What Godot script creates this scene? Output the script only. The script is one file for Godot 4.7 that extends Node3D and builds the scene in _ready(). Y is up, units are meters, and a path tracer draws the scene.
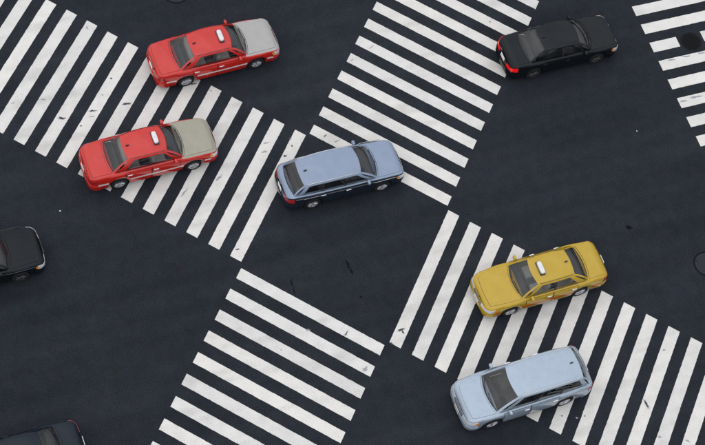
extends Node3D

# ---------------------------------------------------------------- camera
const CAM_H := 54.6294
const TILT := 0.50997
const ROLL := 0.27616
const FOCAL := 1725.45      # in photograph pixels (705 x 445)
const ROAD := -34.0         # the road's bearing in the x-z plane, degrees

var rng := RandomNumberGenerator.new()
var taken := {}
var M := {}

func cam_axes() -> Array:
	var ct := cos(TILT); var st := sin(TILT)
	var fwd := Vector3(0, -ct, -st); var u0 := Vector3(0, st, -ct); var r0 := Vector3(1, 0, 0)
	var c := cos(ROLL); var s := sin(ROLL)
	return [c * r0 + s * u0, -s * r0 + c * u0, fwd]

# a pixel of the photograph as a point on the level y
func at(px: float, py: float, y := 0.0) -> Vector3:
	var a := cam_axes()
	var o := Vector3(0, CAM_H, CAM_H * tan(TILT))
	var d: Vector3 = a[2] + a[0] * ((px - 352.5) / FOCAL) - a[1] * ((py - 222.5) / FOCAL)
	return o + d * ((y - o.y) / d.y)

func _ready():
	rng.seed = 20
	var a := cam_axes()
	var cam := Camera3D.new(); cam.name = "camera"; add_child(cam)
	cam.transform = Transform3D(Basis(a[0], a[1], -a[2]), Vector3(0, CAM_H, CAM_H * tan(TILT)))
	cam.fov = rad_to_deg(2.0 * atan(222.5 / FOCAL)); cam.near = 0.5; cam.far = 3000.0; cam.current = true
	var we := WorldEnvironment.new(); we.name = "world_environment"
	var e := Environment.new()
	var sm := PanoramaSkyMaterial.new(); sm.panorama = overcast_sky()
	var sky := Sky.new(); sky.sky_material = sm
	e.background_mode = Environment.BG_SKY; e.sky = sky
	e.background_energy_multiplier = 1.86
	e.tonemap_mode = Environment.TONE_MAPPER_LINEAR; e.tonemap_exposure = 1.0
	e.sdfgi_enabled = true; e.ssao_enabled = true; e.ssil_enabled = true
	we.environment = e; add_child(we)
	var sun := DirectionalLight3D.new(); sun.name = "overcast_sun"; sun.light_energy = 0.22; sun.light_angular_distance = 110.0
	sun.light_color = Color(1.0, 0.97, 0.93); sun.shadow_enabled = true; add_child(sun)
	sun.look_at_from_position(Vector3(-34, 40, 14), Vector3.ZERO, Vector3.UP)

	make_materials()
	build_ground()
	build_crosswalks()
	build_manholes()
	build_marks()
	build_vehicles()

# an overcast sky, brighter overhead than at the horizon, with soft cloud all round
func overcast_sky() -> ImageTexture:
	var n := FastNoiseLite.new(); n.seed = 4; n.frequency = 1.5; n.fractal_octaves = 5
	var img := Image.create(1024, 512, false, Image.FORMAT_RGB8)
	for y in 512:
		for x in 1024:
			var la := PI * (0.5 - (y + 0.5) / 512.0); var lo := TAU * (x + 0.5) / 1024.0
			if la < 0.0:
				img.set_pixel(x, y, srgb(0.05, 0.055, 0.06))
				continue
			var d := Vector3(cos(la) * cos(lo), sin(la) * 1.5, cos(la) * sin(lo)) * 1.4
			var k := (1.0 + 2.0 * sin(la)) / 3.0 * 0.74
			var c := clampf(n.get_noise_3dv(d) * 1.5, -1.0, 1.0)
			k *= 1.0 + 0.30 * c
			img.set_pixel(x, y, srgb(k * (0.955 + 0.03 * c), k * 0.995, k * (1.075 - 0.05 * c)))
	return ImageTexture.create_from_image(img)

# ---------------------------------------------------------------- materials
func noise_image(size: int, base: Color, layers: Array, sd: int) -> Image:
	# layers: [frequency in cycles per image, contrast, exponent-like threshold (or -2 for plain)]
	var img := Image.create(size, size, true, Image.FORMAT_RGB8)
	var ns := []
	for l in layers:
		var n := FastNoiseLite.new(); n.seed = sd + ns.size() * 7; n.noise_type = FastNoiseLite.TYPE_SIMPLEX_SMOOTH
		n.frequency = l[0] / size; n.fractal_octaves = 3
		ns.append(n.get_seamless_image(size, size, false, false, 0.12))
	for y in size:
		for x in size:
			var k := 1.0
			for i in layers.size():
				var v: float = ns[i].get_pixel(x, y).r * 2.0 - 1.0
				var th: float = layers[i][2]
				if th > -1.5:
					v = -clampf((v - th) / 0.25, 0.0, 1.0)
				k *= 1.0 + v * layers[i][1]
			img.set_pixel(x, y, Color(clampf(base.r * k, 0, 1), clampf(base.g * k, 0, 1), clampf(base.b * k, 0, 1)))
	img.generate_mipmaps()
	return img

func srgb(r: float, g: float, b: float) -> Color:
	return Color(r, g, b).linear_to_srgb()

func plain(r: float, g: float, b: float, rough := 0.6, spec := 0.5) -> StandardMaterial3D:
	var m := StandardMaterial3D.new(); m.albedo_color = srgb(r, g, b); m.roughness = rough; m.metallic_specular = spec
	return m

func paint(r: float, g: float, b: float, rough := 0.32) -> StandardMaterial3D:
	var m := plain(r, g, b, rough, 0.22)
	m.clearcoat_enabled = true; m.clearcoat = 1.0; m.clearcoat_roughness = 0.03
	m.albedo_texture = M.dust_tex; m.uv1_triplanar = true; m.uv1_scale = Vector3.ONE * 0.5
	return m

func stain(r: float, g: float, b: float) -> StandardMaterial3D:
	var m := plain(r, g, b, 1.0, 0.0)
	m.specular_mode = BaseMaterial3D.SPECULAR_DISABLED
	m.transparency = BaseMaterial3D.TRANSPARENCY_ALPHA; m.vertex_color_use_as_albedo = true
	return m

func dark_paint(r: float, g: float, b: float) -> StandardMaterial3D:
	return plain(r, g, b, 0.14, 0.34)

func make_materials():
	var asphalt := StandardMaterial3D.new()
	asphalt.albedo_texture = ImageTexture.create_from_image(noise_image(1024, Color(0.86, 0.86, 0.86), [[260.0, 0.6, -2.0], [90.0, 0.25, -2.0], [9.0, 0.07, -2.0]], 3))
	asphalt.uv1_triplanar = true; asphalt.uv1_world_triplanar = true; asphalt.uv1_scale = Vector3.ONE / 5.3
	asphalt.vertex_color_use_as_albedo = true
	asphalt.roughness = 0.95; asphalt.metallic_specular = 0.22
	var bump := noise_image(512, Color(0.5, 0.5, 0.5), [[150.0, 0.6, -2.0]], 91)
	asphalt.heightmap_enabled = true; asphalt.heightmap_texture = ImageTexture.create_from_image(bump); asphalt.heightmap_scale = 0.8
	M.asphalt = asphalt
	M.dust_tex = ImageTexture.create_from_image(noise_image(256, Color(0.93, 0.93, 0.93), [[60.0, 0.06, -2.0], [5.0, 0.025, -2.0]], 33))
	var tex := ImageTexture.create_from_image(noise_image(1024, Color(0.93, 0.93, 0.92), [[260.0, 0.22, -2.0], [85.0, 0.10, -2.0], [6.0, 0.03, -2.0], [40.0, 0.35, 0.66]], 51))
	for i in 4:
		var m := StandardMaterial3D.new()
		m.albedo_texture = tex
		var t: float = [0.80, 0.785, 0.82, 0.77][i]
		m.albedo_color = srgb(t, t * 0.965, t * [0.925, 0.93, 0.92, 0.935][i])
		m.uv1_triplanar = true; m.uv1_world_triplanar = true; m.uv1_scale = Vector3.ONE / 3.7
		m.uv1_offset = Vector3(i * 0.27, i * 0.13, i * 0.41)
		m.vertex_color_use_as_albedo = true
		m.roughness = 0.75; m.metallic_specular = 0.35
		M["stripe%d" % i] = m
	M.glass = StandardMaterial3D.new(); M.glass.albedo_color = Color(0.05, 0.065, 0.07, 0.42)
	M.glass.transparency = BaseMaterial3D.TRANSPARENCY_ALPHA; M.glass.roughness = 0.03; M.glass.metallic_specular = 0.6
	M.lens = plain(0.62, 0.65, 0.68, 0.08, 0.6); M.lens.clearcoat_enabled = true
	M.amber = plain(0.75, 0.25, 0.02, 0.15)
	M.tail = plain(0.35, 0.008, 0.01, 0.12); M.tail.clearcoat_enabled = true
	M.tail_lit = plain(0.5, 0.01, 0.012, 0.12); M.tail_lit.emission_enabled = true; M.tail_lit.emission = Color(1.0, 0.06, 0.05); M.tail_lit.emission_energy_multiplier = 0.35
	M.rubber = plain(0.018, 0.018, 0.019, 0.85, 0.3)
	M.trim = plain(0.02, 0.021, 0.023, 0.5)
	M.cloth = plain(0.10, 0.102, 0.108, 0.9, 0.3)
	M.under = plain(0.012, 0.012, 0.013, 0.9, 0.2)
	M.alloy = plain(0.55, 0.56, 0.58, 0.3); M.alloy.metallic = 0.8
	M.dull = plain(0.06, 0.062, 0.066, 0.4)
	M.cover = plain(0.55, 0.55, 0.53, 0.9, 0.3)
	M.chrome = plain(0.75, 0.76, 0.78, 0.12); M.chrome.metallic = 1.0
	M.plate = plain(0.75, 0.75, 0.72, 0.5)
	M.white = paint(0.78, 0.78, 0.77)
	M.iron = plain(0.008, 0.008, 0.009, 0.8, 0.2)
	M.iron_ring = plain(0.013, 0.0135, 0.015, 0.8, 0.2)
	M.lid = plain(0.026, 0.029, 0.035, 0.85, 0.3)
	M.mark = stain(0.05, 0.052, 0.06); M.mark_soft = stain(0.34, 0.345, 0.36)
	M.tar = stain(0.008, 0.009, 0.011); M.oil = stain(0.027, 0.0315, 0.040)
	M.scrap = plain(0.75, 0.75, 0.72, 0.8)

# ---------------------------------------------------------------- nodes
func numbered(called: String) -> String:
	if not taken.has(called):
		taken[called] = 0
		return called
	taken[called] += 1
	return "%s_%03d" % [called, taken[called]]

func thing(called: String, label: String, category: String, group := "", kind := "") -> Node3D:
	var o := Node3D.new(); o.name = numbered(called); add_child(o)
	tag(o, label, category, group, kind)
	return o

func tag(o: Node, label: String, category: String, group := "", kind := ""):
	o.set_meta("label", label); o.set_meta("category", category)
	if group: o.set_meta("group", group)
	if kind: o.set_meta("kind", kind)

func part(called: String, st: SurfaceTool, m: Material, parent: Node) -> MeshInstance3D:
	var o := MeshInstance3D.new(); o.name = called; o.mesh = st.commit(); o.material_override = m
	parent.add_child(o, true)
	return o

func tool() -> SurfaceTool:
	var st := SurfaceTool.new(); st.begin(Mesh.PRIMITIVE_TRIANGLES)
	return st

var counts := {}
func emit_grid(st: SurfaceTool, p: Array, n: Array, nu: int, nv: int, flip: bool, col = null):
	var base: int = counts.get(st, 0)
	for i in nu + 1:
		for j in nv + 1:
			if col != null: st.set_color(col[i * (nv + 1) + j] if col is Array else col)
			st.set_normal(n[i * (nv + 1) + j]); st.add_vertex(p[i * (nv + 1) + j])
	for i in nu:
		for j in nv:
			var q := base + i * (nv + 1) + j
			var r := q + nv + 1
			var t := [q, r + 1, r, q, q + 1, r + 1] if not flip else [q, r, r + 1, q, r + 1, q + 1]
			for k in t: st.add_index(k)
	counts[st] = base + (nu + 1) * (nv + 1)

# a patch of the surface f(u, v), facing away from ref, moved out by off, with a rim of depth skirt
func patch(st: SurfaceTool, f: Callable, u0: float, u1: float, v0: float, v1: float, nu: int, nv: int, ref: Vector3, off := 0.0, skirt := 0.0):
	var p := []; var n := []
	for i in nu + 1:
		for j in nv + 1:
			p.append(f.call(lerpf(u0, u1, float(i) / nu), lerpf(v0, v1, float(j) / nv)))
	var w := nv + 1
	var s := 0.0
	for i in nu + 1:
		for j in nv + 1:
			var a: Vector3 = p[mini(i + 1, nu) * w + j] - p[maxi(i - 1, 0) * w + j]
			var b: Vector3 = p[i * w + mini(j + 1, nv)] - p[i * w + maxi(j - 1, 0)]
			var c := a.cross(b)
			if c.length() < 1e-9: c = Vector3.UP * 1e-6
			c = c.normalized(); n.append(c)
			s += c.dot((p[i * w + j] - ref).normalized())
	var flip := s < 0.0
	for i in p.size():
		if flip: n[i] = -n[i]
		p[i] += n[i] * off
	emit_grid(st, p, n, nu, nv, flip)
	if skirt > 0.0:
		var ring := []
		for i in nu + 1: ring.append(i * w)
		for j in range(1, nv + 1): ring.append(nu * w + j)
		for i in range(nu - 1, -1, -1): ring.append(i * w + nv)
		for j in range(nv - 1, -1, -1): ring.append(j)
		var mid := Vector3.ZERO
		for q in p: mid += q
		mid /= p.size()
		var pp := []; var nn := []
		for k in ring.size():
			var o: Vector3 = p[ring[k]]
			var tng: Vector3 = p[ring[(k + 1) % ring.size()]] - p[ring[(k - 1 + ring.size()) % ring.size()]]
			var side: Vector3 = tng.cross(n[ring[k]])
			if side.dot(o - mid) < 0: side = -side
			side = side.normalized() if side.length() > 1e-7 else Vector3.UP
			pp.append(o); nn.append(side); pp.append(o - n[ring[k]] * skirt); nn.append(side)
		var fl: bool = (pp[2] - pp[0]).cross(pp[1] - pp[0]).dot(nn[0]) < 0
		emit_grid(st, pp, nn, ring.size() - 1, 1, fl)

func box(st: SurfaceTool, c: Vector3, s: Vector3, bv := 0.012):
	# a bevelled box
	var h := s / 2
	for ax in 3:
		for sg in [-1.0, 1.0]:
			var i := ax; var j := (ax + 1) % 3; var k := (ax + 2) % 3
			var f := func(u: float, v: float) -> Vector3:
				var q := Vector3.ZERO
				q[i] = sg * h[i]; q[j] = u * h[j]; q[k] = v * h[k]
				var inner := Vector3(h.x - bv, h.y - bv, h.z - bv)
				var cl := q.clamp(-inner, inner)
				var d := q - cl
				return c + cl + (d.normalized() * bv if d.length() > 1e-6 else d)
			patch(st, f, -1, 1, -1, 1, 6, 6, c)

func bar(st: SurfaceTool, a: Vector3, b: Vector3, r: float, n := 6):
	var d := (b - a).normalized()
	var x := d.cross(Vector3.UP if absf(d.y) < 0.9 else Vector3.RIGHT).normalized(); var y := d.cross(x)
	patch(st, func(u, v): return lerp(a, b, u) + (x * cos(v * TAU) + y * sin(v * TAU)) * r, 0, 1, 0, 1, 1, n, (a + b) / 2)

func blob(st: SurfaceTool, c: Vector3, s: Vector3, power := 0.6):
	var f := func(u: float, v: float) -> Vector3:
		var la := (u - 0.5) * PI; var lo := v * TAU
		var q := Vector3(cos(la) * cos(lo), sin(la), cos(la) * sin(lo))
		for i in 3: q[i] = signf(q[i]) * pow(absf(q[i]), power)
		return c + q * s
	patch(st, f, 0.001, 0.999, 0, 1, 10, 16, c)

func lathe(st: SurfaceTool, prof: Array, c: Vector3, axis: int, n := 32):
	# prof: [radius, along the axis]
	var f := func(u: float, v: float) -> Vector3:
		var k := clampi(int(floor(u)), 0, prof.size() - 1)
		var r: float = prof[k][0]; var h: float = prof[k][1]
		var t := v * TAU
		if axis == 1: return c + Vector3(r * cos(t), h, r * sin(t))
		return c + Vector3(r * cos(t), r * sin(t), h)
	for k in prof.size() - 1:
		var g := func(u: float, v: float) -> Vector3: return f.call(float(k), v).lerp(f.call(float(k + 1), v), u)
		var inner: Vector3 = c
		inner[axis] += (prof[k][1] + prof[k + 1][1]) / 2.0
		patch(st, g, 0, 1, 0, 1, 1, n, inner if absf(prof[k][1] - prof[k + 1][1]) > 1e-4 else inner - (Vector3.UP if axis == 1 else Vector3(0, 0, signf(inner.z - c.z))) * 0.2)

# ---------------------------------------------------------------- ground
func build_ground():
	var xs := []
	for v in [-900.0, -400.0, -180.0, -90.0, -50.0, -34.0]: xs.append(v)
	var v0 := -24.0
	while v0 <= 24.01:
		xs.append(v0); v0 += 0.16
	for v in [34.0, 50.0, 90.0, 180.0, 400.0, 900.0]: xs.append(v)
	var big := FastNoiseLite.new(); big.seed = 5; big.frequency = 0.09; big.fractal_octaves = 4
	var mid := FastNoiseLite.new(); mid.seed = 8; mid.frequency = 0.6; mid.fractal_octaves = 3
	var streak := FastNoiseLite.new(); streak.seed = 11; streak.frequency = 1.0; streak.fractal_octaves = 2
	var a := deg_to_rad(ROAD)
	var p := []; var n := []; var c := []
	for x in xs:
		for z in xs:
			p.append(Vector3(x, 0, z)); n.append(Vector3.UP)
			var lon: float = x * cos(a) + z * sin(a); var lat: float = -x * sin(a) + z * cos(a)
			var k := 1.0 + 0.16 * big.get_noise_2d(x, z) + 0.08 * mid.get_noise_2d(x, z) + 0.18 * streak.get_noise_2d(lon * 0.07, lat * 1.1)
			c.append(Color(0.0308 * k, 0.0350 * k, 0.0432 * k))
	var st := tool()
	emit_grid(st, p, n, xs.size() - 1, xs.size() - 1, true, c)
	var o := part("road", st, M.asphalt, self)
	o.set_meta("kind", "structure")
	tag(o, "dark blue grey asphalt of the road junction", "road", "", "structure")

# ---------------------------------------------------------------- crosswalks
func stripe(parent: Node, o: Vector3, d: Vector3, w: Vector3, length: float, width: float):
	# o: one corner, d: along the stripe, w: across it
	var wob := FastNoiseLite.new(); wob.seed = rng.randi() % 100000; wob.frequency = 1.3; wob.fractal_octaves = 3
	var smear := FastNoiseLite.new(); smear.seed = 17; smear.frequency = 0.9; smear.fractal_octaves = 4
	var ra := deg_to_rad(ROAD)
	var ns := maxi(4, int(length / 0.1))
	var p := []; var n := []; var c := []
	var dirt := rng.randf_range(0.93, 1.0)
	for i in ns + 1:
		var s := length * i / ns
		if i == 0: s += wob.get_noise_1d(900.0) * 0.02
		if i == ns: s += wob.get_noise_1d(950.0) * 0.02
		for j in 7:
			var t := width * j / 6.0
			if j == 0: t += wob.get_noise_1d(s * 4.0) * 0.012
			if j == 6: t += wob.get_noise_1d(s * 4.0 + 77.0) * 0.012
			var q := o + d * s + w * t
			p.append(Vector3(q.x, 0.005, q.z)); n.append(Vector3.UP)
			var k := dirt * (1.0 + 0.05 * wob.get_noise_2d(q.x * 1.2, q.z * 1.2))
			var lon := q.x * cos(ra) + q.z * sin(ra); var lat := -q.x * sin(ra) + q.z * cos(ra)
			k *= 1.0 - 0.15 * smoothstep(0.05, 0.6, smear.get_noise_2d(lon * 0.22, lat * 1.6))
			c.append(Color(k, k, k))
	var st := tool()
	emit_grid(st, p, n, ns, 6, d.cross(w).y < 0, c)
	# the edge of the paint
	for e in [[0, 1], [6, -1]]:
		var pp := []; var nn := []; var cc := []
		var out: Vector3 = -w * e[1]
		for i in ns + 1:
			var q: Vector3 = p[i * 7 + e[0]]
			pp.append(q); pp.append(Vector3(q.x, 0.0005, q.z)); nn.append(out); nn.append(out); cc.append(c[i * 7]); cc.append(c[i * 7])
		emit_grid(st, pp, nn, ns, 1, (pp[2] - pp[0]).cross(pp[1] - pp[0]).dot(out) < 0, cc)
	part("stripe", st, M["stripe%d" % (rng.randi() % 4)], parent)

func build_crosswalks():
	var per := 0.9
	var da := Vector3(cos(0.2399), 0, sin(0.2399))        # along the first diagonal
	var db := Vector3(cos(1.7200), 0, sin(1.7200))        # along the second
	var a0 := Vector3(-13.0429, 0, -5.5911); var d0 := Vector3(3.7044, 0, -1.4904); var b0 := Vector3(-1.4371, 0, -9.8045)
	var ca := thing("zebra_crossing", "diagonal zebra crossing under the two red taxis", "crosswalk", "zebra crossings of the junction", "structure")
	for k in range(-7, 13): stripe(ca, a0 + da * per * k - da * 0.452, db, da, 5.86, 0.452)
	var cd := thing("zebra_crossing", "diagonal zebra crossing under the yellow taxi and the silver blue car", "crosswalk", "zebra crossings of the junction", "structure")
	for k in range(0, 18): stripe(cd, d0 + da * per * k - da * 0.452, db, da, 5.90, 0.452)
	var cb := thing("zebra_crossing", "diagonal zebra crossing that the black saloon has just driven off", "crosswalk", "zebra crossings of the junction", "structure")
	for k in range(-9, 8): stripe(cb, b0 + db * per * k, da, db, 5.80, 0.435)
	var cc := thing("zebra_crossing", "diagonal zebra crossing with no vehicle on it", "crosswalk", "zebra crossings of the junction", "structure")
	for k in range(0, 14): stripe(cc, b0 + db * per * (k + 14.404), da, db, 5.78, 0.435)
	var ce := thing("zebra_crossing", "zebra crossing with a round manhole cover set into its stripes", "crosswalk", "zebra crossings of the junction", "structure")
	var dr := Vector3(cos(deg_to_rad(-32.9)), 0, sin(deg_to_rad(-32.9))); var dn := Vector3(-dr.z, 0, dr.x)
	var e0 := Vector3(8.386, 0, -12.985); var es := Vector3(0.4884, 0, 0.7441)
	for k in range(-6, 14):
		if k == 2:
			stripe(ce, e0 + es * k, dr, dn, 1.17, 0.462)
			stripe(ce, e0 + es * k + dr * 2.25, dr, dn, 2.9, 0.462)
		else:
			stripe(ce, e0 + es * k, dr, dn, 5.2, 0.462)

# ---------------------------------------------------------------- manholes
func build_manholes():
	var spots := [[Vector3(10.98, 0, -12.11), 0.44, "solid dark round manhole cover between the zebra stripes"], [Vector3(13.03, 0, -2.40), 0.52, "round manhole cover with a thin dark rim on bare asphalt"], [Vector3(-8.95, 0, -7.62), 0.52, "round manhole cover on bare asphalt beyond the red taxi"]]
	for i in 3:
		var s = spots[i]
		var o := thing("manhole_cover", s[2], "manhole cover", "manhole covers")
		o.position = s[0]
		var r: float = s[1]
		var st := tool()
		lathe(st, [[r, 0.0005], [r, 0.007], [r - 0.055, 0.009], [r - 0.055, 0.001]], Vector3.ZERO, 1, 48)
		part("frame_ring", st, M.iron_ring if i == 0 else M.iron, o)
		st = tool()
		lathe(st, [[r - 0.066, 0.001], [r - 0.066, 0.007], [0.001, 0.007]], Vector3.ZERO, 1, 48)
		var cv := part("lid", st, M.iron if i == 0 else M.lid, o)
		st = tool()
		for k in range(1, 4):
			var q := (r - 0.07) * k / 4.0
			lathe(st, [[q + 0.018, 0.0072], [q + 0.015, 0.0115], [q - 0.015, 0.0115], [q - 0.018, 0.0072]], Vector3.ZERO, 1, 40)
		part("raised_pattern", st, M.iron if i == 0 else M.lid, cv)
		for k in 2:
			st = tool()
			box(st, Vector3((r - 0.12) * (1 - 2 * k), 0.0085, 0), Vector3(0.07, 0.006, 0.035), 0.002)
			part("lifting_slot", st, M.under, cv)

# ---------------------------------------------------------------- stains, scuffs and cracks
func splat(called: String, px: float, py: float, length: float, width: float, img_deg: float, m: Material, y: float, parent: Node):
	var c := at(px, py); var q := at(px + 8 * cos(deg_to_rad(img_deg)), py + 8 * sin(deg_to_rad(img_deg)))
	splat_at(called, c, (q - c).normalized(), length, width, m, y, parent)

func splat_at(called: String, c: Vector3, d: Vector3, length: float, width: float, m: Material, y: float, parent: Node):
	var w := Vector3(-d.z, 0, d.x)
	var n := 22
	var wob := FastNoiseLite.new(); wob.seed = rng.randi() % 100000; wob.frequency = 0.9; wob.fractal_octaves = 3
	var st := tool()
	st.set_color(Color(1, 1, 1, 0.9)); st.set_normal(Vector3.UP); st.add_vertex(Vector3(c.x, y, c.z))
	for ring in 2:
		for i in n:
			var t := TAU * i / n
			var r: float = (1.0 + 0.9 * wob.get_noise_2d(cos(t) * 2.0, sin(t) * 2.0)) * [0.62, 1.2][ring]
			var g: Vector3 = c + (d * cos(t) * length * 0.5 + w * sin(t) * width * 0.5) * r
			st.set_color(Color(1, 1, 1, [0.8, 0.0][ring])); st.set_normal(Vector3.UP); st.add_vertex(Vector3(g.x, y, g.z))
	for i in n:
		var k := (i + 1) % n
		for q2 in [0, 1 + i, 1 + k, 1 + i, 1 + n + i, 1 + n + k, 1 + i, 1 + n + k, 1 + k]: st.add_index(q2)
	part(called, st, m, parent)

func build_marks():
	var cw := []
	for ch in get_children():
		if ch.name.begins_with("zebra_crossing"): cw.append(ch)
	# [crossing, x, y, length, width, bearing in the picture, dark?]
	var list := [
		[0, 13, 103, 0.14, 0.05, -10, 0], [0, 43, 99.5, 0.2, 0.07, 8, 0], [0, 61.5, 118.5, 0.28, 0.10, 5, 1], [0, 92.5, 111, 0.26, 0.07, -3, 1], [0, 92, 116.5, 0.18, 0.05, -5, 0],
		[0, 126, 104, 0.3, 0.09, -8, 1], [0, 111, 78.5, 0.10, 0.07, 30, 1], [0, 102, 95, 0.12, 0.05, 0, 0], [0, 81, 126, 0.07, 0.06, 0, 1], [0, 87, 28, 0.16, 0.06, 60, 0],
		[0, 173, 70, 0.2, 0.05, -20, 0], [0, 193, 84, 0.3, 0.06, -8, 1], [0, 184, 193, 0.42, 0.07, -50, 0], [0, 219, 178, 0.3, 0.08, -40, 0], [0, 237.5, 249.5, 0.14, 0.06, -20, 1],
		[0, 290.5, 139, 0.1, 0.08, -30, 0], [0, 285, 156, 0.13, 0.09, 0, 1], [0, 292, 146, 0.09, 0.06, 50, 1], [0, 266, 143, 0.2, 0.06, -10, 0], [0, 264, 152, 0.22, 0.07, -15, 0], [0, 211, 91, 0.12, 0.05, 20, 0],
		[1, 400.5, 330, 0.3, 0.08, -25, 1], [1, 403, 332, 0.14, 0.07, 60, 1], [1, 391.5, 344, 0.14, 0.1, 20, 1], [1, 646.5, 404.5, 0.34, 0.09, 62, 1], [1, 664, 350, 0.1, 0.07, 0, 0], [1, 660, 437, 0.14, 0.08, 0, 0],
		[1, 572, 387, 0.4, 0.16, -20, 0], [1, 577, 418, 0.1, 0.06, 0, 0], [1, 562, 416, 0.07, 0.05, 0, 1], [1, 585, 416, 0.06, 0.05, 0, 1], [1, 688, 441, 0.16, 0.06, 20, 0], [1, 517, 312, 0.3, 0.05, -45, 0],
		[2, 325, 136, 0.16, 0.05, -50, 1], [2, 336.5, 141.5, 0.2, 0.05, -30, 0], [2, 397, 55, 0.07, 0.05, 0, 0], [2, 490, 22, 0.06, 0.05, 0, 1], [2, 371.5, 47, 0.2, 0.05, -40, 0], [2, 352, 60, 0.15, 0.04, -40, 0],
		[3, 346.5, 333, 0.2, 0.05, -60, 1], [3, 345.5, 335, 0.12, 0.06, 0, 0], [3, 365, 369, 0.22, 0.14, -30, 0], [3, 308, 330, 0.12, 0.08, 0, 0], [3, 281, 350, 0.06, 0.05, 0, 0],
		[4, 671.5, 60, 0.3, 0.07, -8, 0], [4, 686.5, 56.5, 0.34, 0.07, -8, 0], [4, 702, 53, 0.3, 0.08, -8, 0], [4, 683, 101, 0.3, 0.07, -10, 0], [4, 696, 97, 0.5, 0.09, -10, 0]]
	for l in list:
		splat("scuff_mark", l[1], l[2], l[3], l[4], l[5], M.mark if l[6] == 1 else M.mark_soft, 0.0075, cw[l[0]])
	var road := get_node("road")
	for l in [[347.5, 264, 0.34, 0.08, 68], [351.5, 271.5, 0.30, 0.08, 62], [291.5, 283, 0.30, 0.055, 75], [294, 291, 0.30, 0.05, 75], [361, 297, 0.12, 0.08, 20], [629, 227.5, 0.24, 0.2, 0], [240, 34, 0.14, 0.1, 0]]:
		splat("tar_seam", l[0], l[1], l[2], l[3], l[4], M.tar, 0.004, road)
	var ra := deg_to_rad(ROAD)
	for lat in [-8.2, -4.7, -1.6, 1.7, 4.4, 7.9]:
		for k in 9:
			var lon := rng.randf_range(-18.0, 18.0); var la: float = lat + rng.randfn(0.0, 0.28)
			var g := Vector3(lon * cos(ra) - la * sin(ra), 0, lon * sin(ra) + la * cos(ra))
			var sz := rng.randf_range(0.05, 0.22)
			splat_at("oil_spot", g, Vector3(cos(ra), 0, sin(ra)), sz * rng.randf_range(1.0, 2.2), sz, M.oil, 0.0035, road)
	for l in [[60, 211, 0.05, 0.035, 10], [637, 131, 0.042, 0.03, 60]]:
		splat("litter_scrap", l[0], l[1], l[2], l[3], l[4], M.scrap, 0.006, road)

# ---------------------------------------------------------------- vehicles
func curve_at(pts: Array, x: float) -> float:
	if x <= pts[0][0]: return pts[0][1]
	for i in pts.size() - 1:
		if x <= pts[i + 1][0]:
			var a = pts[i]; var b = pts[i + 1]
			var t: float = (x - a[0]) / (b[0] - a[0])
			var m0: float = (b[1] - pts[maxi(i - 1, 0)][1]) / maxf(b[0] - pts[maxi(i - 1, 0)][0], 0.01)
			var m1: float = (pts[mini(i + 2, pts.size() - 1)][1] - a[1]) / maxf(pts[mini(i + 2, pts.size() - 1)][0] - a[0], 0.01)
			var h: float = b[0] - a[0]
			return (2 * t * t * t - 3 * t * t + 1) * a[1] + (t * t * t - 2 * t * t + t) * h * m0 + (-2 * t * t * t + 3 * t * t) * b[1] + (t * t * t - t * t) * h * m1
	return pts[-1][1]

const TS := [0.0, 0.13, 0.34, 0.5, 0.59, 0.66, 0.72, 0.86, 1.0]

func section(S: Dictionary, x: float) -> Array:
	var hl: float = S.L / 2
	var rr: float = S.round
	var e := clampf((absf(x) - (hl - rr)) / rr, 0.0, 1.0)
	var sh := 1.0 - sqrt(maxf(0.0, 1.0 - e * e))
	var q := absf(x) / hl
	var w: float = S.W / 2 * (1.0 - 0.07 * pow(q, 4.0)) - rr * 0.85 * sh
	var ysh: float = curve_at(S.shoulder, x) - 0.10 * sh
	var yb: float = S.sill + 0.05 * e
	for xw in [S.wb / 2 + S.woff, -S.wb / 2 + S.woff]:
		var dx := absf(x - xw); var ra: float = S.wr + 0.06
		if dx < ra: yb = maxf(yb, S.wr + sqrt(ra * ra - dx * dx) * 0.97)
	var crown: float = S.crown * (1.0 - sh)
	var h := ysh - yb
	return [Vector2(w - 0.05, yb), Vector2(w - 0.012, yb + h * 0.2), Vector2(w, yb + h * 0.52), Vector2(w - 0.012, yb + h * 0.80), Vector2(w - 0.03, yb + h * 0.93), Vector2(w - 0.065, ysh), Vector2(w - 0.12, ysh + 0.018 * (1 - sh)), Vector2(w * 0.5, ysh + 0.018 * (1 - sh) + crown * 0.72), Vector2(0, ysh + 0.018 * (1 - sh) + crown)]

func body_pt(S: Dictionary, x: float, t: float, side: float) -> Vector3:
	var c := section(S, x)
	var i := 0
	while i < 7 and t > TS[i + 1]: i += 1
	var k: float = clampf((t - TS[i]) / (TS[i + 1] - TS[i]), 0, 1)
	var p0: Vector2 = c[maxi(i - 1, 0)]; var p3: Vector2 = c[mini(i + 2, 8)]
	if i == 7: p3 = Vector2(-c[7].x, c[7].y)
	var q: Vector2 = c[i].cubic_interpolate(c[i + 1], p0, p3, k)
	return Vector3(x, q.y, side * q.x)

func cap_pt(S: Dictionary, fr: float, t: float, u: float) -> Vector3:
	var p := body_pt(S, fr * S.L / 2, t, 1.0)
	return Vector3(fr * (S.L / 2 + 0.05 * (1.0 - u * u) * (1.0 - pow(absf(t - 0.35) / 0.4, 2.0) * 0.6)), p.y, p.z * u)

# x stations closer together at the ends and round the wheels
func ease_x(a: float, b: float, k: float) -> float:
	return lerpf(a, b, k)

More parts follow.
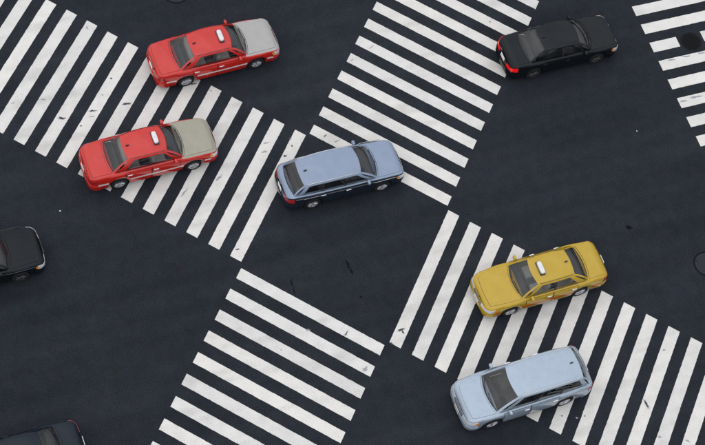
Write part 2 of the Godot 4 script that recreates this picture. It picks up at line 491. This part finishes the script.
func roof_pt(S: Dictionary, u: float, v: float) -> Vector3:
	var x: float = lerpf(S.roof_f, S.roof_r, u) + (0.10 * (1.0 - v * v) * (1.0 - u) if S.bow else 0.0) - 0.05 * (1.0 - v * v) * u
	var wr: float = S.roof_w * (1.0 - 0.06 * pow(2 * u - 1, 2.0) - 0.03 * u)
	var av := absf(v)
	var y: float = S.H - 0.035 * v * v - S.roof_bend * pow(absf(2 * u - 0.95), 2.4) - 0.045 * pow(clampf((av - 0.8) / 0.2, 0, 1), 2.0)
	return Vector3(x, y, v * wr)

func side_pt(S: Dictionary, s: float, t: float, side: float) -> Vector3:
	var top := roof_pt(S, s, side)
	var bx := lerpf(S.belt_f, S.belt_r, s)
	var b := body_pt(S, bx, 0.725, side)
	var p := b.lerp(top, t)
	p.z += side * 0.035 * sin(PI * t)
	return p

func screen_pt(S: Dictionary, fr: float, t: float, v: float) -> Vector3:
	var top := roof_pt(S, 0.0 if fr > 0 else 1.0, v)
	var bx: float = (S.belt_f + 0.16 * (1.0 - v * v)) if fr > 0 else (S.belt_r - 0.10 * (1.0 - v * v))
	var b := body_pt(S, bx, lerpf(1.0, 0.725, absf(v)), 1.0)
	var e := body_pt(S, S.belt_f if fr > 0 else S.belt_r, 0.725, 1.0)
	var p := Vector3(bx, b.y, e.z * v).lerp(top, t)
	p += Vector3(fr * 0.04, 0.03, 0) * sin(PI * t)
	return p

func bonnet_pt(S: Dictionary, u: float, v: float) -> Vector3:
	var b := 1.0 - v * v
	var x: float = lerpf(S.belt_f + 0.05 + 0.155 * b, S.L / 2 - 0.19 + 0.06 * b, u)
	return body_pt(S, x, 1.0 - 0.26 * absf(v) * (1.0 - 0.10 * u * u), signf(v) if v != 0.0 else 1.0)

func boot_pt(S: Dictionary, u: float, v: float) -> Vector3:
	var b := 1.0 - v * v
	var x: float = lerpf(-S.L / 2 + 0.15 - 0.05 * b, S.belt_r - 0.06 - 0.10 * b, u)
	return body_pt(S, x, 1.0 - 0.255 * absf(v), signf(v) if v != 0.0 else 1.0)

func vehicle(S: Dictionary, called: String, label: String, category: String, where: Vector3, bearing: float, group := "") -> Node3D:
	var o := thing(called, label, category, group)
	var hl: float = S.L / 2
	var ref := Vector3(0, 0.55, 0)
	var wf: float = S.wb / 2 + S.woff; var wre: float = -S.wb / 2 + S.woff
	# body sides with wheel arches, and the two ends
	var st := tool()
	for sd in [-1.0, 1.0]:
		patch(st, func(u, v): return body_pt(S, hl * sin(u * PI / 2), v, sd), -1, 1, 0.0, 0.66, 150, 16, ref)
	for fr in [-1.0, 1.0]:
		patch(st, func(u, v): return cap_pt(S, fr, v, u), -1, 1, 0.0, 0.72, 20, 14, ref)
	var body := part("body", st, S.side, o)
	# decks: front wings and cowl, rear deck, shoulder ledges along the cabin
	var dref := Vector3(0, -3, 0)
	st = tool()
	for sd in [-1.0, 1.0]:
		patch(st, func(u, v): return body_pt(S, hl * sin(u), v, sd), asin((S.belt_f - 0.02) / hl), PI / 2, 0.66, 1.0, 26, 10, dref)
	part("front_deck", st, S.front, o)
	st = tool()
	for sd in [-1.0, 1.0]:
		patch(st, func(u, v): return body_pt(S, hl * sin(u), v, sd), -PI / 2, asin((S.belt_r + 0.02) / hl), 0.66, 1.0, 20, 10, dref)
		patch(st, func(u, v): return body_pt(S, u, v, sd), S.belt_r, S.belt_f, 0.66, 0.76, 20, 3, dref)
	part("rear_deck", st, S.top, o)
	# bonnet and boot lid, a gap round them
	st = tool()
	patch(st, func(u, v): return bonnet_pt(S, u, v), -0.011, 1.009, -1.012, 1.012, 16, 16, dref, 0.005)
	part("bonnet_gap", st, M.under, o)
	st = tool()
	patch(st, func(u, v): return bonnet_pt(S, u, v), 0, 1, -1, 1, 16, 16, dref, 0.012, 0.008)
	for sd in [-1.0, 1.0]:   # pressed ridges
		patch(st, func(u, v): return body_pt(S, u, v, sd) + Vector3(0, 0.006 * sin((v - 0.79) / 0.05 * PI), 0), S.belt_f + 0.25, hl - 0.25, 0.79, 0.84, 10, 4, dref, 0.013)
	part("bonnet", st, S.front, o)
	if S.belt_r - (-hl) > 0.5:
		st = tool()
		patch(st, func(u, v): return boot_pt(S, u, v), -0.014, 1.014, -1.012, 1.012, 10, 16, dref, 0.005)
		part("boot_gap", st, M.under, o)
		st = tool()
		patch(st, func(u, v): return boot_pt(S, u, v), 0, 1, -1, 1, 10, 16, dref, 0.012, 0.008)
		part("boot_lid", st, S.top, o)
	# doors
	for sd in [-1.0, 1.0]:
		for d in S.doors:
			st = tool()
			patch(st, func(u, v): return body_pt(S, u, v, sd), d[0] - 0.012, d[1] + 0.012, 0.055, 0.655, 18, 12, ref, 0.004)
			part("door_gap", st, M.under, o)
			st = tool()
			patch(st, func(u, v): return body_pt(S, u, v, sd), d[0] + 0.004, d[1] - 0.004, 0.07, 0.645, 18, 12, ref, 0.011, 0.008)
			var dr := part("door", st, S.side, o)
			st = tool()
			var hp := body_pt(S, d[0] + 0.14, 0.53, sd)
			box(st, hp + Vector3(0, 0, sd * 0.028), Vector3(0.19, 0.03, 0.035), 0.01)
			part("handle", st, S.handle, dr)
		# a moulding, livery stripe or band of painted shade along the flank
		for k in S.bands:
			for seg in [[-hl + 0.28, wre - S.wr - 0.09], [wre + S.wr + 0.09, wf - S.wr - 0.09], [wf + S.wr + 0.09, hl - 0.30]]:
				if seg[1] - seg[0] > 0.1:
					st = tool()
					patch(st, func(u, v): return body_pt(S, u, v, sd), seg[0], seg[1], k[0], k[1], 24, 3, ref, 0.015, 0.010)
					part("side_stripe", st, k[3], o)
			for seg in [[wre - S.wr - 0.09, wre + S.wr + 0.09], [wf - S.wr - 0.09, wf + S.wr + 0.09]]:
				if k[2]:   # the stripe runs on over the wheel arch at its own height
					var ya := body_pt(S, seg[0], k[0], sd).y; var yz := body_pt(S, seg[0], k[1], sd).y
					var f := func(u: float, v: float) -> Vector3:
						var c := section(S, u)
						var y: float = lerpf(ya, yz, v)
						return Vector3(u, y, sd * (c[2].x - 0.002))
					if ya > S.wr * 2 + 0.07:
						st = tool()
						patch(st, f, seg[0], seg[1], 0, 1, 12, 2, ref, 0.015, 0.01)
						part("side_stripe", st, k[3], o)
	# bumpers, grille, lamps, plates
	for fr in [-1.0, 1.0]:
		st = tool()
		patch(st, func(u, v): return cap_pt(S, fr, v, u), -1, 1, 0.03, 0.30, 16, 5, ref, 0.03, 0.04)
		for sd in [-1.0, 1.0]:
			patch(st, func(u, v): return body_pt(S, fr * hl * sin(u), v, sd), asin((hl - 0.38) / hl), PI / 2, 0.03, 0.30, 10, 5, ref, 0.03, 0.04)
		part("bumper", st, S.bumper, o)
		for sd in [-1.0, 1.0]:
			st = tool()
			var inner: float = 0.58 if fr > 0 else 0.62
			patch(st, func(u, v): return cap_pt(S, fr, v, u * sd), inner, 1.0, 0.40, 0.60, 6, 5, ref, 0.012, 0.014)
			patch(st, func(u, v): return body_pt(S, fr * hl * sin(u), v, sd), asin((hl - (0.30 if fr > 0 else 0.24)) / hl), PI / 2, 0.42, 0.60, 8, 5, ref, 0.012, 0.014)
			var lamp := part("headlight" if fr > 0 else "tail_light", st, M.lens if fr > 0 else (M.tail_lit if S.lit else M.tail), o)
			if fr > 0:
				st = tool()
				patch(st, func(u, v): return body_pt(S, hl * sin(u), v, sd), asin((hl - 0.36) / hl), asin((hl - 0.25) / hl), 0.46, 0.57, 4, 3, ref, 0.017, 0.012)
				part("turn_signal", st, M.amber, lamp)
		st = tool()
		box(st, Vector3(fr * (hl + 0.065), S.plate_y if fr < 0 else 0.42, 0), Vector3(0.02, 0.165, 0.33), 0.004)
		part("number_plate", st, M.plate, o)
	st = tool()
	patch(st, func(u, v): return cap_pt(S, 1.0, v, u), -0.54, 0.54, 0.36, 0.56, 10, 5, ref, 0.010, 0.012)
	var grille := part("grille", st, M.trim, o)
	for k in 3:
		st = tool()
		var tk := 0.40 + 0.06 * k
		patch(st, func(u, v): return cap_pt(S, 1.0, v, u), -0.52, 0.52, tk, tk + 0.02, 8, 1, ref, 0.018, 0.01)
		part("grille_bar", st, M.dull if S.dark_rim else M.alloy, grille)
	# cabin: roof, pillars, panes
	st = tool()
	patch(st, func(u, v): return roof_pt(S, u, v), 0, 1, -1, 1, 24, 28, dref)
	var roof := part("roof", st, S.top, o)
	st = tool()
	for fr in [-1.0, 1.0]:
		patch(st, func(u, v): return screen_pt(S, fr, u, v), 0, 1, -1, -0.9, 8, 2, ref)
		patch(st, func(u, v): return screen_pt(S, fr, u, v), 0, 1, 0.9, 1, 8, 2, ref)
		patch(st, func(u, v): return screen_pt(S, fr, u, v), 0.95, 1, -0.9, 0.9, 1, 18, ref)
	for sd in [-1.0, 1.0]:
		patch(st, func(u, v): return side_pt(S, u, v, sd), 0, 1, 0.93, 1, 24, 2, ref)
		patch(st, func(u, v): return side_pt(S, u, v, sd), 0, 1, 0, 0.04, 24, 1, ref)
		var edges := [0.0]
		for wdw in S.panes: edges.append(wdw[0]); edges.append(wdw[1])
		edges.append(1.0)
		for k in range(0, edges.size(), 2):
			if k == 0 or k == edges.size() - 2:
				patch(st, func(u, v): return side_pt(S, u, v, sd), edges[k], edges[k + 1], 0.04, 0.93, 2, 8, ref)
	part("pillars", st, S.top, o)
	for sd in [-1.0, 1.0]:
		for k in S.panes.size() - 1:
			st = tool()
			patch(st, func(u, v): return side_pt(S, u, v, sd), S.panes[k][1], S.panes[k + 1][0], 0.04, 0.93, 2, 8, ref, 0.002)
			part("door_pillar", st, M.trim, o)
	for fr in [-1.0, 1.0]:
		st = tool()
		patch(st, func(u, v): return screen_pt(S, fr, u, v), 0.0, 0.05, -0.9, 0.9, 1, 18, ref)
		part("screen_seal", st, M.trim, o)
	for fr in [-1.0, 1.0]:
		st = tool()
		patch(st, func(u, v): return screen_pt(S, fr, u, v), 0.05, 0.95, -0.9, 0.9, 8, 18, ref, 0.002)
		var ws := part("windscreen" if fr > 0 else "rear_window", st, M.glass, o)
		if fr > 0:
			for k in 2:
				st = tool()
				var a := screen_pt(S, 1.0, 0.04, -0.65 + 0.75 * k); var b := screen_pt(S, 1.0, 0.12, 0.0 + 0.75 * k)
				bar(st, a + Vector3(0.02, 0.03, 0), b + Vector3(0.02, 0.03, 0), 0.011)
				part("wiper", st, M.trim, ws)
	for sd in [-1.0, 1.0]:
		for wdw in S.panes:
			st = tool()
			patch(st, func(u, v): return side_pt(S, u, v, sd), wdw[0], wdw[1], 0.04, 0.93, 8, 8, ref, 0.001)
			part("side_window", st, M.glass, o)
		# door mirrors
		st = tool()
		var mp := side_pt(S, 0.09, 0.16, sd) + Vector3(0.02, 0, sd * 0.13)
		blob(st, mp, Vector3(0.055, 0.065, 0.10), 0.6)
		bar(st, mp - Vector3(0, 0.03, sd * 0.04), side_pt(S, 0.09, 0.04, sd), 0.02)
		part("door_mirror", st, S.mirror, o)
		st = tool()
		patch(st, func(u, v): return side_pt(S, u, v, sd), 0.03, 0.97, 0.0, 0.035, 24, 1, ref, 0.006, 0.008)
		part("waist_trim", st, S.get("waist", M.trim), o)
	# rain gutters and roof furniture
	for sd in [-1.0, 1.0]:
		st = tool()
		for k in 12:
			bar(st, roof_pt(S, 0.03 + k * 0.078, sd * 0.93) + Vector3(0, 0.004, 0), roof_pt(S, 0.03 + (k + 1) * 0.078, sd * 0.93) + Vector3(0, 0.004, 0), S.get("rail", 0.009), 6)
		part("roof_moulding", st, S.get("rail_mat", M.trim), roof)
	st = tool()
	blob(st, roof_pt(S, 0.9, 0.0) + Vector3(0, 0.02, 0), Vector3(0.07, 0.04, 0.02), 0.8)
	part("aerial", st, M.trim, roof)
	if S.taxi:
		st = tool()
		blob(st, roof_pt(S, 0.22, 0.0) + Vector3(0, 0.075, 0), Vector3(0.09, 0.07, 0.25), 0.5)
		var tl := part("taxi_lamp", st, M.white, o)
		st = tool()
		box(st, roof_pt(S, 0.22, 0.0) + Vector3(0, 0.008, 0), Vector3(0.2, 0.022, 0.54), 0.006)
		part("lamp_base", st, M.trim, tl)
	# cabin inside and underbody
	st = tool()
	box(st, Vector3((S.belt_f + S.belt_r) / 2, 0.42, 0), Vector3(S.belt_f - S.belt_r + 0.1, 0.12, S.W - 0.3), 0.02)
	box(st, Vector3(S.belt_f - 0.08, 0.74, 0), Vector3(0.5, 0.24, S.W - 0.34), 0.06)
	box(st, Vector3(S.belt_r + 0.12, 0.72, 0), Vector3(0.4, 0.2, S.W - 0.36), 0.03)
	part("cabin_floor", st, M.cloth, o)
	for zz in [-0.37, 0.37]:
		st = tool()
		box(st, Vector3(S.seat_x, 0.58, zz), Vector3(0.5, 0.16, 0.48), 0.05)
		box(st, Vector3(S.seat_x - 0.27, 0.84, zz), Vector3(0.14, 0.56, 0.46), 0.05)
		box(st, Vector3(S.seat_x - 0.3, 1.19, zz), Vector3(0.1, 0.15, 0.24), 0.04)
		part("front_seat", st, S.get("seats", M.cloth), o)
	st = tool()
	box(st, Vector3(S.seat_x - 0.95, 0.58, 0), Vector3(0.5, 0.16, 1.2), 0.05)
	box(st, Vector3(S.seat_x - 1.2, 0.84, 0), Vector3(0.14, 0.52, 1.2), 0.05)
	part("rear_seat", st, S.get("seats", M.cloth), o)
	st = tool()
	var hub := Vector3(S.seat_x + 0.42, 0.90, 0.37)
	for k in 20:
		var t0 := TAU * k / 20; var t1 := TAU * (k + 1) / 20
		var e1 := Vector3(0.45, 0.89, 0) * 0.18; var e2 := Vector3(0, 0, 0.18)
		bar(st, hub + e1 * cos(t0) + e2 * sin(t0), hub + e1 * cos(t1) + e2 * sin(t1), 0.015, 5)
	bar(st, hub - Vector3(0, 0, 0.17), hub + Vector3(0, 0, 0.17), 0.02, 5)
	bar(st, hub, hub + Vector3(0.2, -0.1, 0), 0.03, 5)
	part("steering_wheel", st, M.trim, o)
	st = tool()
	box(st, Vector3(0, 0.30, 0), Vector3(S.L - 0.5, 0.28, S.W - 0.52), 0.04)
	for xw in [wf, wre]: box(st, Vector3(xw, 0.6, 0), Vector3(0.9, 0.3, S.W - 0.5), 0.04)
	part("underbody", st, M.under, o)
	for xw in [wf, wre]:
		for sd in [-1.0, 1.0]: wheel(o, S, Vector3(xw, S.wr, sd * (S.W / 2 - 0.125)), sd)
	o.position = Vector3(where.x, 0.006, where.z)
	o.rotation.y = -deg_to_rad(bearing)
	return o

func wheel(o: Node, S: Dictionary, c: Vector3, sd: float):
	var w := Node3D.new(); w.name = "wheel"; o.add_child(w, true); w.position = c
	var r: float = S.wr
	var st := tool()
	lathe(st, [[r * 0.62, -0.10 * sd], [r * 0.93, -0.10 * sd], [r, -0.07 * sd], [r, 0.07 * sd], [r * 0.93, 0.10 * sd], [r * 0.64, 0.105 * sd], [r * 0.62, 0.08 * sd]], Vector3.ZERO, 2, 36)
	part("tyre", st, M.rubber, w)
	st = tool()
	lathe(st, [[r * 0.63, 0.10 * sd], [r * 0.58, 0.095 * sd], [r * 0.55, 0.05 * sd], [0.001, 0.045 * sd]], Vector3.ZERO, 2, 28)
	var rim := part("rim", st, M.trim if S.dark_rim else M.alloy, w)
	st = tool()
	for k in 7:
		var t := TAU * k / 7
		bar(st, Vector3(0, 0, 0.075 * sd), Vector3(cos(t), sin(t), 0) * r * 0.58 + Vector3(0, 0, 0.085 * sd), 0.022, 6)
	blob(st, Vector3(0, 0, 0.075 * sd), Vector3(0.06, 0.06, 0.025), 1.0)
	part("spokes", st, M.dull if S.dark_rim else M.alloy, rim)

func saloon() -> Dictionary:
	return {"L": 4.62, "W": 1.70, "H": 1.50, "wb": 2.70, "woff": 0.05, "wr": 0.315, "sill": 0.20, "round": 0.26, "crown": 0.03, "bow": true,
		"shoulder": [[-2.31, 0.90], [-2.1, 0.955], [-1.5, 0.97], [-0.9, 0.955], [0.0, 0.935], [0.85, 0.93], [1.3, 0.905], [1.9, 0.85], [2.31, 0.77]],
		"roof_f": 0.42, "roof_r": -0.92, "roof_w": 0.60, "roof_bend": 0.05, "belt_f": 1.02, "belt_r": -1.52, "seat_x": 0.25, "plate_y": 0.72,
		"panes": [[0.085, 0.46], [0.495, 0.86]], "doors": [[-0.13, 0.92], [-1.10, -0.158]], "bands": [], "taxi": false, "lit": false, "dark_rim": false}

func build_vehicles():
	var red := paint(0.60, 0.020, 0.012, 0.25); var pale_grey := paint(0.42, 0.405, 0.38); var beige := paint(0.36, 0.335, 0.255)
	var yellow := paint(0.52, 0.335, 0.012); var orange := paint(0.60, 0.11, 0.02); var sill_shade := paint(0.25, 0.28, 0.32)
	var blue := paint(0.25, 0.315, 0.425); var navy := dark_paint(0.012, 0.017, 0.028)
	var silver := paint(0.39, 0.465, 0.55); silver.metallic = 0.25
	var black := dark_paint(0.006, 0.008, 0.010)
	var ink := dark_paint(0.008, 0.014, 0.022)

	var S := saloon()
	S.merge({"top": red, "side": red, "front": pale_grey, "bumper": red, "mirror": red, "handle": M.chrome, "seats": M.cover, "L": 4.8, "wb": 2.78}, true)
	S.taxi = true; S.bands = [[0.30, 0.36, true, M.white]]
	vehicle(S, "taxi", "red taxi with a pale grey bonnet, clear of the zebra stripes but for its tail", "taxi", Vector3(-6.75, 0, -5.10), -35.5, "red taxis")
	S.front = beige
	vehicle(S, "taxi", "red taxi with a beige bonnet, standing right across the diagonal zebra crossing", "taxi", Vector3(-7.75, 0, -0.15), -34.5, "red taxis")

	S = saloon()
	S.merge({"top": yellow, "side": yellow, "front": yellow, "bumper": yellow, "mirror": yellow, "handle": M.chrome, "seats": M.cover, "L": 4.8, "wb": 2.78}, true)
	S.taxi = true; S.bands = [[0.26, 0.37, true, orange], [0.02, 0.12, false, sill_shade]]  # the lowest grey band is shade along the sill, put in as colour
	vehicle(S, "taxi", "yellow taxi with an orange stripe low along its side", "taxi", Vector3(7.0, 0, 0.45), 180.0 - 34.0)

	# the blue estate: a long pale roof over dark flanks
	S = saloon()
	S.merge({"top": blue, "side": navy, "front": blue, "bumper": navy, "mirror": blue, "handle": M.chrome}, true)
	S.merge({"L": 4.55, "H": 1.49, "roof_f": 0.45, "roof_r": -1.62, "roof_w": 0.64, "belt_f": 1.12, "belt_r": -2.02, "roof_bend": 0.07, "rail": 0.016, "rail_mat": M.alloy,
		"shoulder": [[-2.3, 0.92], [-1.9, 0.97], [-0.9, 0.955], [0.0, 0.935], [0.85, 0.93], [1.3, 0.905], [1.9, 0.85], [2.3, 0.77]],
		"panes": [[0.07, 0.36], [0.39, 0.66], [0.685, 0.92]], "bands": [[0.555, 0.585, true, M.alloy]]}, true)
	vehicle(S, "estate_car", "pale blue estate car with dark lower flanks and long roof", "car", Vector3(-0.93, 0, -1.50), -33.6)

	# the silver blue people carrier
	S = saloon()
	S.merge({"top": silver, "side": silver, "front": silver, "bumper": silver, "mirror": silver, "handle": M.chrome}, true)
	S.merge({"L": 4.75, "W": 1.80, "H": 1.66, "wb": 2.78, "wr": 0.34, "roof_f": 0.55, "roof_r": -1.85, "roof_w": 0.68, "belt_f": 1.32, "belt_r": -2.16, "roof_bend": 0.07, "crown": 0.05, "rail": 0.018, "rail_mat": M.alloy, "seat_x": 0.5,
		"shoulder": [[-2.4, 0.96], [-2.0, 1.03], [-0.9, 1.02], [0.0, 1.0], [0.9, 0.99], [1.4, 0.97], [2.0, 0.91], [2.4, 0.82]],
		"panes": [[0.08, 0.37], [0.395, 0.66], [0.685, 0.93]], "doors": [[0.10, 1.10], [-0.98, 0.07]], "bands": [[0.02, 0.08, false, M.trim]]}, true)
	vehicle(S, "people_carrier", "silver blue people carrier with its bonnet off the zebra crossing", "car", Vector3(7.2, 0, 4.80), 180.0 - 34.3)

	S = saloon()
	S.merge({"top": black, "side": black, "front": black, "bumper": black, "mirror": black, "handle": black, "lit": true, "dark_rim": true}, true)
	vehicle(S, "saloon_car", "black saloon car with glowing red tail lights leaving a zebra crossing", "car", Vector3(5.78, 0, -9.70), -33.5)

	S = saloon()
	S.merge({"top": black, "side": black, "front": black, "bumper": black, "mirror": black, "handle": black, "dark_rim": true}, true)
	S.bands = [[0.555, 0.58, true, M.dull]]
	vehicle(S, "saloon_car", "black saloon car with thin side trim, alone on bare asphalt", "car", Vector3(-12.1, 0, 5.95), -34.0)

	S = saloon()
	S.merge({"top": ink, "side": ink, "front": ink, "bumper": ink, "mirror": ink, "handle": ink, "dark_rim": true}, true)
	vehicle(S, "saloon_car", "very dark blue saloon car pointing the opposite way to the black saloons", "car", Vector3(-8.5, 0, 12.4), 180.0 - 34.0)
